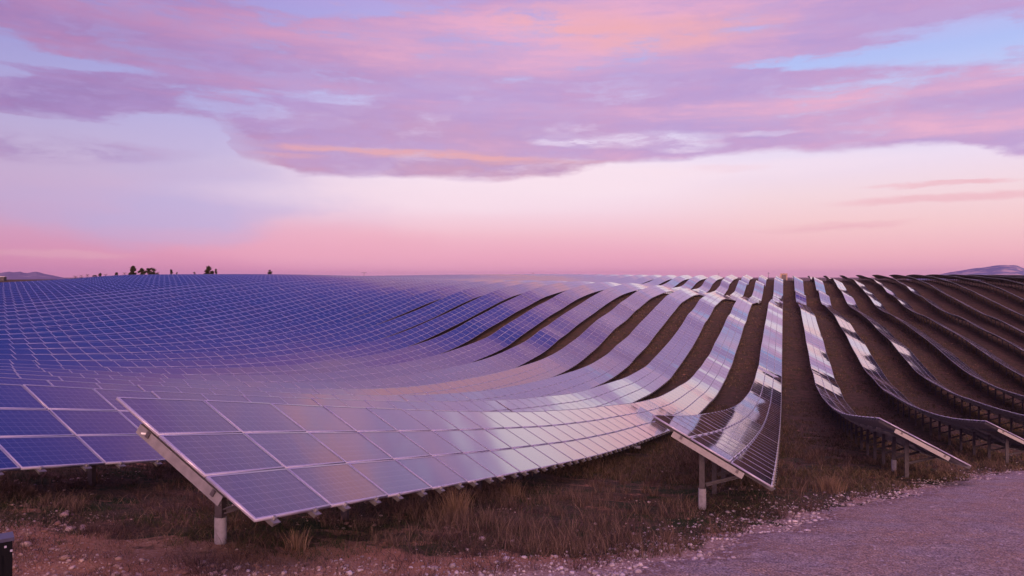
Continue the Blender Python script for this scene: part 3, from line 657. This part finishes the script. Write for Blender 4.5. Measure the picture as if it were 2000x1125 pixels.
keep = (fbm(x, y, .7, 4, 31)+sst(-.3546*x+.935*y, 12.5, 9.5)*.17+rng.uniform(-.06, .06, len(x))) > .56
x, y = x[keep], y[keep]
stones('field_stones', x, y, rng.gamma(1.0, .0095, len(x)).clip(.005, .075), M_ST2, 'scattered whitish and brown stones in the bare dirt', 'stones')

# ------------------------------------------------------------------ grass and weeds
def grass_mat(name, cols):
    m, n, b = material(name)
    r = n.new('ShaderNodeNewGeometry'); uv = n.new('ShaderNodeUVMap').outputs[0]
    s = n.new('ShaderNodeSeparateXYZ'); n.put(s.inputs[0], uv)
    c = n.ramp(r.outputs['Random Per Island'], [(i/(len(cols)-1), q) for i, q in enumerate(cols)])
    n.put(b.inputs['Base Color'], c); b.inputs['Roughness'].default_value = .8; b.inputs['Specular IOR Level'].default_value = .2
    return m
def blades(name, bx, by, h, w, lean, mat, label, cat, kind='stuff', seg=3, az=None):
    """curved tapering blades; bx, by roots; lean in metres of tip offset"""
    N = len(bx); bz = G(bx, by)-.02
    a = rng.uniform(0, 2*pi, N) if az is None else az
    fa = rng.uniform(0, 2*pi, N)
    T = np.linspace(0, 1, seg+1)
    cx = bx[:, None]+np.cos(a)[:, None]*lean[:, None]*T**1.8; cy = by[:, None]+np.sin(a)[:, None]*lean[:, None]*T**1.8
    cz = bz[:, None]+h[:, None]*(T-.12*T**3)
    hw = (w/2)[:, None]*(1-.85*T)
    wx = np.cos(fa)[:, None]*hw; wy = np.sin(fa)[:, None]*hw
    A = np.stack([cx-wx, cy-wy, cz], -1); B = np.stack([cx+wx, cy+wy, cz], -1)
    V = np.stack([A, B], 2).reshape(-1, 3)
    base = np.arange(N)[:, None]*(2*(seg+1)); f = []
    for s in range(seg): f.append(np.stack([base[:, 0]+2*s, base[:, 0]+2*s+1, base[:, 0]+2*s+3, base[:, 0]+2*s+2], -1))
    Fc = np.stack(f, 1).reshape(-1, 4)
    uv = np.zeros((len(Fc)*4, 2))
    o = mesh_obj(name, V, Fc, mat, uv=uv)
    if kind: tag(o, label, cat, kind=kind)
    return o
M_DRY = grass_mat('dry_grass', [(.05,.034,.026,1), (.10,.065,.045,1), (.20,.13,.09,1), (.065,.042,.03,1), (.28,.19,.135,1)])
M_GRN = grass_mat('green_grass', [(.025,.035,.012,1), (.05,.065,.02,1), (.035,.045,.018,1), (.085,.075,.03,1)])
M_WEED = grass_mat('dead_weed', [(.045,.028,.026,1), (.09,.052,.045,1), (.065,.04,.03,1), (.15,.09,.07,1)])
def offroad(x, y, m=.25): return x < edge_x(y)-m
# tall dry tufts
def tufts(n, y0, y1, thr, seed, x0=lx, x1=lambda y: edge_x(y)+2, dirtless=True):
    x, y = samp(n, y0, y1, x0, x1)
    d = fbm(x, y, .33, 3, seed)+.6*(fbm(x, y, 1.4, 2, seed+5)-.5)
    D = -.3546*x+.935*y
    if dirtless: d = d-.35*sst(D, 11.8, 9.6)-.05*sst(-x/y, .45, .9)
    k = (d > thr) & offroad(x, y)
    return x[k], y[k]
def spread(tx, ty, per, rad):
    x = np.repeat(tx, per); y = np.repeat(ty, per); N = len(x); r = np.abs(rng.normal(0, 1, N))*np.repeat(rad, per); a = rng.uniform(0, 2*pi, N)
    return x+np.cos(a)*r, y+np.sin(a)*r, a
tx, ty = tufts(9500, 8.5, 62, .44, 41)
hh = rng.uniform(.10, .48, len(tx))*np.where(fbm(tx, ty, .5, 2, 77) > .5, 1.05, .6)
bx, by, a = spread(tx, ty, 22, .06+.1*hh)
H_ = np.repeat(hh, 22)*rng.uniform(.45, 1.15, len(bx))
ok = offroad(bx, by, .05); bx, by, a, H_ = bx[ok], by[ok], a[ok], H_[ok]
wind = a*.5+.3
blades('dry_grass', bx, by, H_, (.003+.00042*by)*rng.uniform(.6, 1.4, len(bx)), H_*rng.uniform(.1, .75, len(bx)), M_DRY, 'tall dry straw coloured grass standing between the panel rows and the road', 'grass', az=a*.6+rng.normal(.2, .5, len(bx)))
# rough grass in the aisles between the rows
M_AIS = grass_mat('aisle_grass', [(.06,.045,.025,1), (.12,.085,.05,1), (.045,.05,.02,1), (.20,.14,.09,1), (.08,.05,.035,1)])
n_ = 150000; y = rng.uniform(24, 250, n_)**1.0; y = 24*(260/24)**rng.uniform(0, 1, n_); x = rng.uniform(-.22, .42, n_)*y-4
k = (fbm(x, y, .35, 4, 91)+.3*(fbm(x*1., y*3., .8, 3, 95)-.5) > .46) & offroad(x, y) & (x > -60) & (x < 80); x, y = x[k], y[k]
h = rng.uniform(.06, .26, len(x)); blades('aisle_grass', x, y, h, (.0011*y)*rng.uniform(.6, 1.5, len(x)), h*rng.uniform(.2, .9, len(x)), M_AIS, 'rough brown and olive grass in the aisles between the panel rows', 'grass', seg=2)
# thin pale low straw everywhere
x, y = tufts(60000, 5.5, 70, .40, 51, dirtless=False)
h = rng.uniform(.05, .2, len(x)); blades('low_straw', x, y, h, .004+.0006*y*rng.uniform(.6, 1.3, len(x)), h*rng.uniform(.4, 1.6, len(x)), M_DRY, 'short trampled straw over the dirt and between the rows', 'grass', seg=2)
x, y = tufts(170000, 5.5, 60, .44, 61, dirtless=True)
h = rng.uniform(.03, .12, len(x)); blades('green_grass', x, y, h, .005+.0008*y*rng.uniform(.6, 1.3, len(x)), h*rng.uniform(.2, .9, len(x)), M_GRN, 'short dark green grass in patches on the dirt', 'grass', seg=2)
tx, ty = tufts(2600, 6.2, 45, .47, 71, dirtless=False)
hh = rng.uniform(.10, .28, len(tx)); bx, by, a = spread(tx, ty, 34, .10+hh*.3); H_ = np.repeat(hh, 34)*rng.uniform(.3, 1.1, len(bx))
ok = offroad(bx, by, .1); bx, by, a, H_ = bx[ok], by[ok], a[ok], H_[ok]
blades('dead_weeds', bx, by, H_, .004+.0006*by, H_*rng.uniform(.2, 1.3, len(bx)), M_WEED, 'dark brown dead weeds in low tangled clumps near the road', 'weeds', az=a, seg=2)
# weeds on the verge at the right corner and a few on the road
x, y = samp(5000, 9, 20, lambda y: edge_x(y)+5.2, lambda y: edge_x(y)+9); k = fbm(x, y, .8, 3, 5) > .42; x, y = x[k], y[k]
h = rng.uniform(.03, .14, len(x)); blades('verge_weeds', x, y, h, .006+.0006*y, h*rng.uniform(.3, 1.2, len(x)), M_WEED, 'dark low weeds on the far verge of the gravel road', 'weeds', seg=2)
x, y = samp(9000, 8, 40, lambda y: edge_x(y), lambda y: edge_x(y)+6); k = fbm(x, y, 1.3, 3, 15) > .66; x, y = x[k], y[k]
h = rng.uniform(.015, .06, len(x)); blades('road_weeds', x, y, h, .006+.0006*y, h*rng.uniform(.3, 1.2, len(x)), M_GRN, 'small dark green weeds growing through the gravel road', 'weeds', seg=2)
# clumps big enough to point at
def tussock(cx, cy, n, h, rad, label, mat, pale=.7):
    a = rng.uniform(0, 2*pi, n); r = np.abs(rng.normal(0, rad, n)); Hh = h*rng.uniform(.45, 1.05, n)
    o = blades('grass_tussock', cx+np.cos(a)*r, cy+np.sin(a)*r, Hh, rng.uniform(.006, .014, n), Hh*rng.uniform(.08, .42, n), mat, '', '', kind=None, az=a, seg=4)
    tag(o, label, 'grass tussock', 'grass tussocks by the panel rows')
def hit(u, v):
    a = (u-1000)/1400; b = -(v-541)/1400; c, s = cos(YAW), sin(YAW)
    d = np.linspace(4, 140, 5000); X = (a*c-s)*d; Y = (a*s+c)*d; k = np.argmax(b*d < G0(X, Y)); return X[k], Y[k]
M_TUS = grass_mat('straw', [(.17,.105,.065,1), (.27,.175,.11,1), (.12,.075,.05,1), (.33,.23,.15,1)])

for u, v, n, h, rad, lab, mm in [(890, 1012, 420, .78, .13, 'tall pale straw tussock just under the edge of the nearest panel row', M_TUS),
        (580, 1072, 130, .36, .09, 'sparse pale grass tussock in front of the nearest row', M_TUS),
        (1620, 962, 330, .62, .2, 'bushy straw tussock between the middle row and the next row right', M_TUS),
        (1000, 968, 240, .55, .2, 'leaning straw tussock under the rising middle of the nearest row', M_TUS)]:
    x, y = hit(u, v); tussock(float(x), float(y), n, h, rad, lab, mm)

# ------------------------------------------------------------------ things by the field
M_BLK = simple('black_plastic', (.004, .004, .006), .6, 0, .2, 6.)
M_LID = simple('cabinet_lid', (.05, .05, .09), .35, .2, .2, 6.)
def place(u, d):
    a = (u-1000)/1400; c, s = cos(YAW), sin(YAW); return (a*c-s)*d, (a*s+c)*d
def build_cabinet():
    d = 5.9; x, y = place(28, d); z = float(G0(x, y))-.05; top = -(1049-541)/1400*d
    h = top-z
    M_BLK.node_tree.nodes['Principled BSDF'].inputs['Specular IOR Level'].default_value = .1
    root = empty('electrical_cabinet', (x, y, z)); root.rotation_euler.z = YAW+R(35)+.06
    tag(root, 'black electrical cabinet cut by the lower left edge of the picture', 'cabinet')
    a = MB(); a.box(-1.0, -.012, .012, .15, -.3, h-.03); b_ = a.obj('body', M_BLK, root)
    a = MB(); a.box(-1.02, 0, 0, .17, h-.028, h); a.obj('lid', M_LID, root)
    a = MB()
    for sx, sz in ((-.06, .06), (-.5, .06), (-.02, .10)): a.box(sx-.008, sx+.008, .002, .011, h-sz-.016, h-sz)
    a.obj('rivets', M_ALU, b_)
    m = MB(); m.box(-.96, -.08, .002, .0115, .06, h-.14); m.obj('door', M_BLK, b_)
build_cabinet()
def build_pipe():
    x, y = hit(1245, 880); x = float(x); y = float(y); z = float(G(x, y))
    a = MB(); k = 16; L = .3
    for r, r2 in ((.075, .065),):
        V = []
        for xx in (-L/2, L/2):
            for rr in (r, r2): V += [(xx, rr*cos(2*pi*i/k), rr*sin(2*pi*i/k)) for i in range(k)]
        F_ = []
        for i in range(k):
            j = (i+1) % k
            F_ += [(i, j, 2*k+j, 2*k+i), (k+i, 3*k+i, 3*k+j, k+j), (i, k+i, k+j, j), (2*k+i, 2*k+j, 3*k+j, 3*k+i)]
        a.add(V, F_)
    o = a.obj('pipe_offcut', simple('white_plastic', (.7, .7, .72), .5, 0, .1)); o.location = (x, y, z+.12); o.rotation_euler.z = YAW-.2
    tag(o, 'short white pipe offcut lying in the grass under the nearest row', 'pipe')
build_pipe()
def cabin(name, x, y, rz, w, dp, h, wall, roof, label, cat):
    z = float(G0(x, y)); root = empty(name, (x, y, z)); root.rotation_euler.z = rz; tag(root, label, cat)
    a = MB(); a.box(-w/2, w/2, -dp/2, dp/2, -.5, h); wl = a.obj('wall', wall, root)
    a = MB(); a.box(-w/2-.12, w/2+.12, -dp/2-.12, dp/2+.12, h+.003, h+.14); a.obj('roof', roof, root)
    a = MB(); a.box(-w*.3, -.02, -dp/2-.03, -dp/2-.003, .05, h-.35); a.obj('door', M_GALV, root)
    a = MB(); a.box(.02, w*.3, -dp/2-.03, -dp/2-.003, .05, h-.35); a.obj('door', M_GALV, root)
    for q in range(3):
        a = MB(); a.box(w*.34, w*.46, -dp/2-.02, -dp/2-.003, h-.6-q*.14, h-.52-q*.14); a.obj('vent', M_GALV, root)
M_BEIGE = simple('beige_render', (.36, .24, .19), .8, 0, .1, 2.); M_PALE = simple('pale_sheet', (.55, .5, .55), .5, .1, .1, 2.); M_DARKW = simple('dark_timber', (.035, .03, .045), .7, 0, .2, 2.)
cabin('transformer_cabin', .0, 331, 0, 2.9, 2.4, 3.1, M_BEIGE, M_BEIGE, 'small beige transformer cabin on the skyline past the middle foreground row', 'cabin')
x, y = place(-9, 224); cabin('field_shed', x, y, YAW+.4, 5.2, 3., 1.25, M_DARKW, M_PALE, 'low dark shed with pale roof at the far left edge of the field', 'shed')
def pole(u, d, vt, arm, label):
    x, y = place(u, d); z = float(G0(x, y)); zt = -(vt-541)/1400*d; w = .13*d/450
    root = empty('utility_pole', (x, y, z)); root.rotation_euler.z = YAW+.3; tag(root, label, 'utility pole', 'thin poles on the skyline')
    a = MB(); k = 8
    V = [(w*cos(2*pi*i/k), w*sin(2*pi*i/k), -1) for i in range(k)]+[(w*.6*cos(2*pi*i/k), w*.6*sin(2*pi*i/k), zt-z) for i in range(k)]
    a.add(V, [(i, (i+1) % k, k+(i+1) % k, k+i) for i in range(k)]+[tuple(range(k, 2*k))]); a.obj('pole', M_DARKW, root)
    if arm:
        a = MB(); a.box(-arm, arm, -w*.5, w*.5, zt-z-.5, zt-z-.5+w); a.obj('crossarm', M_DARKW, root)
pole(711, 560, 531.5, 2.2, 'utility pole with wide crossarm above the left part of the skyline')
pole(1041, 520, 532.5, .9, 'small utility pole above the middle of the skyline, near nothing else')
pole(1404, 420, 533, 0, 'bare thin pole above the bright curled row ends')
pole(1501, 400, 532, .8, 'thin pole just left of the beige cabin on the skyline')
pole(1531, 380, 533, 0, 'thin pole directly behind the beige cabin')

# ------------------------------------------------------------------ trees
M_LEAF = grass_mat('dark_foliage', [(.014,.020,.010,1), (.035,.040,.018,1), (.020,.026,.014,1), (.055,.045,.022,1)])
M_BARK = simple('bark', (.07, .045, .035), .9, 0, .3, 3.)
def tree(name, u, d, vt, wpx, label, cat, shape, group='trees on the left skyline', leaves=2600, bare=False):
    x, y = place(u, d); z = float(G0(x, y)); zt = -(vt-541)/1400*d; h = zt-z; w = wpx/1400*d
    root = empty(name, (x, y, z)); tag(root, label, cat, group)
    a = MB(); k = 7
    def limb(p, q, r0, r1):
        p = Vector(p); q = Vector(q); dd = (q-p).normalized(); s1 = dd.orthogonal().normalized(); s2 = dd.cross(s1)
        V = [p+(s1*cos(2*pi*i/k)+s2*sin(2*pi*i/k))*r0 for i in range(k)]+[q+(s1*cos(2*pi*i/k)+s2*sin(2*pi*i/k))*r1 for i in range(k)]
        a.add(V, [(i, (i+1) % k, k+(i+1) % k, k+i) for i in range(k)])
    limb((0, 0, -.5), (.05*w, 0, h*.92), .035*h, .008*h)
    nl = 70 if bare else 14
    for q in range(nl):
        t = random.uniform(.0 if bare else .2, .85); an = random.uniform(0, 2*pi); l = w*.5*random.uniform(.5, 1)
        limb((0, 0, h*t), (cos(an)*l, sin(an)*l, h*min(1, t+random.uniform(.1, .3))), .010*h if not bare else .008*h, .003*h)
    a.obj('trunk', M_BARK, root)
    if bare: return
    # clumped crown: cluster centres then leaf faces
    C = []
    for q in range(26 if shape != 'cone' else 34):
        t = random.uniform(.08, 1)
        if shape == 'cone': rad = w*.5*(1-t)**.75+.06*w
        elif shape == 'sapling': rad = w*.45*math.sin(pi*min(1, t*.9+.08)); t = .35+.65*t
        else: rad = w*.5*math.sqrt(max(0, 1-(t*1.02-.35)**2/.46))
        an = random.uniform(0, 2*pi); rr = rad*math.sqrt(random.random())*.95
        C.append((cos(an)*rr, sin(an)*rr, h*t*.95, w*random.uniform(.07, .15)))
    C = np.array(C); N = leaves; ci = rng.integers(0, len(C), N)
    P = C[ci, :3]+rng.normal(0, 1, (N, 3))*C[ci, 3:]*np.array([1, 1, .75])*.62
    P[:, 2] = np.clip(P[:, 2], .05*h, h*1.02)
    s = h*.042*rng.uniform(.6, 1.5, N)
    A = rng.normal(0, 1, (N, 3)); A /= np.linalg.norm(A, axis=1)[:, None]; B = np.cross(A, rng.normal(0, 1, (N, 3))); B /= np.linalg.norm(B, axis=1)[:, None]
    V = np.stack([P-A*s[:, None], P+B*s[:, None]*.6, P+A*s[:, None], P-B*s[:, None]*.6], 1).reshape(-1, 3)
    mesh_obj('crown', V, np.arange(N*4).reshape(-1, 4), M_LEAF, root, uv=np.zeros((N*4, 2)))
tree('conifer_tree', 260, 300, 520, 17, 'pointed dark conifer, leftmost large tree on the left skyline', 'tree', 'cone')
tree('broadleaf_tree', 276, 302, 524, 13, 'narrow ragged tree squeezed between the pointed conifer and the wide round one', 'tree', 'round')
tree('broadleaf_tree', 293, 300, 522.5, 27, 'wide rounded dark tree, broadest on the left skyline', 'tree', 'round', leaves=3800)
tree('sapling_tree', 334.5, 300, 524.5, 6, 'tiny thin sapling standing alone between the two tree groups', 'tree', 'sapling', leaves=500)
tree('bush', 345.5, 302, 531, 5, 'tiny low bush just right of the thin sapling', 'bush', 'round', 'bushes on the left skyline', 900)
tree('bush', 379, 303, 531, 7, 'tiny low bush left of the second conifer', 'bush', 'round', 'bushes on the left skyline', 900)
tree('conifer_tree', 408, 300, 520, 20, 'pointed conifer with broad foot, second tall tree from the left', 'tree', 'cone', leaves=3200)
tree('bush', 415, 299, 528, 11, 'low dark bush filling between the second conifer and its small neighbour', 'bush', 'round', 'bushes on the left skyline', 1500)
tree('conifer_tree', 422, 301, 524, 7, 'small pointed conifer right beside the second tall conifer', 'tree', 'cone', leaves=1400)
tree('broadleaf_tree', 528, 330, 526.5, 10, 'small dark tree alone, rightmost on the left skyline', 'tree', 'round', leaves=2000)
tree('bush', 227.5, 262, 531.5, 9, 'dark round bush standing alone left of the large conifer', 'bush', 'round', 'bushes on the left skyline', 1500)
tree('bush', 196, 256, 533, 7, 'small pointed bush next to the brown scrub', 'bush', 'round', 'bushes on the left skyline', 1200)
tree('bush', 186, 252, 537, 12, 'low flat dark bush at the end of the brown scrub', 'bush', 'round', 'bushes on the left skyline', 1200)
for u, vt, w_, lab in [(147, 538, 12, 'leafless twiggy shrub, leftmost of the brown scrub'), (159, 536.5, 13, 'leafless twiggy shrub, second in the brown scrub'), (171, 535.5, 12, 'leafless twiggy shrub, third in the brown scrub'), (206, 535, 8, 'leafless twiggy shrub between the two small dark bushes'), (243, 531.5, 12, 'leafless twiggy shrub at the left foot of the large conifer'), (308, 531, 8, 'leafless twiggy shrub at the right foot of the wide round tree')]:
    tree('bare_shrub', u, 254 if u < 200 else 285, vt, w_, lab, 'shrub', 'round', 'leafless shrubs on the left skyline', bare=True)

# ------------------------------------------------------------------ far mountains
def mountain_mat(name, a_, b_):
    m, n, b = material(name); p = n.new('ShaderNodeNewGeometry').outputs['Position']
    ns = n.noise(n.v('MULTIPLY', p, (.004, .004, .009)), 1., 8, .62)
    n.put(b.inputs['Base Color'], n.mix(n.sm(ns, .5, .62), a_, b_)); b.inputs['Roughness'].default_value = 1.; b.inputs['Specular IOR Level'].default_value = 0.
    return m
def mountain(name, d, outline, label, mat, depth, rough):
    us = np.array([p[0] for p in outline], float); vs = np.array([p[1] for p in outline], float)
    u = np.linspace(us[0], us[-1], 260); v = np.interp(u, us, vs)
    top = (541-v)/1400*d; base = -40.
    rows = []
    T = np.r_[np.linspace(-1, 0, 26), np.linspace(.1, 1, 8)]
    for t in T:
        dd = d*np.ones_like(u)+t*depth
        X = []; a = (u-1000)/1400; c, s = cos(YAW), sin(YAW)
        xx = (a*c-s)*dd; yy = (a*s+c)*dd
        prof = (1-abs(t))**1.1
        gul = (fbm(xx, yy, 4./depth, 5, 9)-.5)*rough*(1-abs(2*abs(t)-1))*2*(top-base)
        z = base+(top-base)*prof+gul+(fbm(xx, yy, 22./depth, 3, 19)-.5)*rough*.12*(top-base)*(1-abs(t))
        rows.append(np.stack([xx, yy, z], -1))
    V = np.stack(rows); ii = np.arange(V.shape[0]*V.shape[1]).reshape(V.shape[:2])
    F_ = np.stack([ii[:-1, :-1], ii[:-1, 1:], ii[1:, 1:], ii[1:, :-1]], -1).reshape(-1, 4)
    o = mesh_obj(name, V.reshape(-1, 3), F_, mat, smooth=False); tag(o, label, 'mountain', kind='structure')
M_MT = mountain_mat('hazed_mountain_rock', (.17, .19, .32, 1), (.46, .38, .42, 1)); M_MT2 = mountain_mat('hazed_far_mountain_rock', (.15, .14, .25, 1), (.24, .21, .30, 1))  # blue-violet of the distant air is mixed into these rock colours
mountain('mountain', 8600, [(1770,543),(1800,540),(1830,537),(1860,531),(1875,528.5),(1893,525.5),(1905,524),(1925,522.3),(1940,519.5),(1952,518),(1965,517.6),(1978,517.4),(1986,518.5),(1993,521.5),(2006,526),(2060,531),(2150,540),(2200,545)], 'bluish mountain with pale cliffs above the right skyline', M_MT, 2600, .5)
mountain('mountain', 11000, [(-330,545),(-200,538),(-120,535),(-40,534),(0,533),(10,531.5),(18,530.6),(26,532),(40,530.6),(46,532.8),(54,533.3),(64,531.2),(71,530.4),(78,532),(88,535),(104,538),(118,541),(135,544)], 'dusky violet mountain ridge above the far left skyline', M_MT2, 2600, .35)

# ------------------------------------------------------------------ haze
hz = MB(); hz.box(-42000, 42000, -3600, 62000, -70, 420)
m = bpy.data.materials.new('haze'); m.use_nodes = True; m.node_tree.nodes.clear()
pv = m.node_tree.nodes.new('ShaderNodeVolumePrincipled'); pv.inputs['Color'].default_value = (.86, .70, .92, 1); pv.inputs['Density'].default_value = 1.3e-5; pv.inputs['Anisotropy'].default_value = .2
mo = m.node_tree.nodes.new('ShaderNodeOutputMaterial'); m.node_tree.links.new(pv.outputs[0], mo.inputs['Volume'])
tag(hz.obj('haze', m), 'thin violet evening haze lying over the hills and the plain', 'haze', kind='stuff')
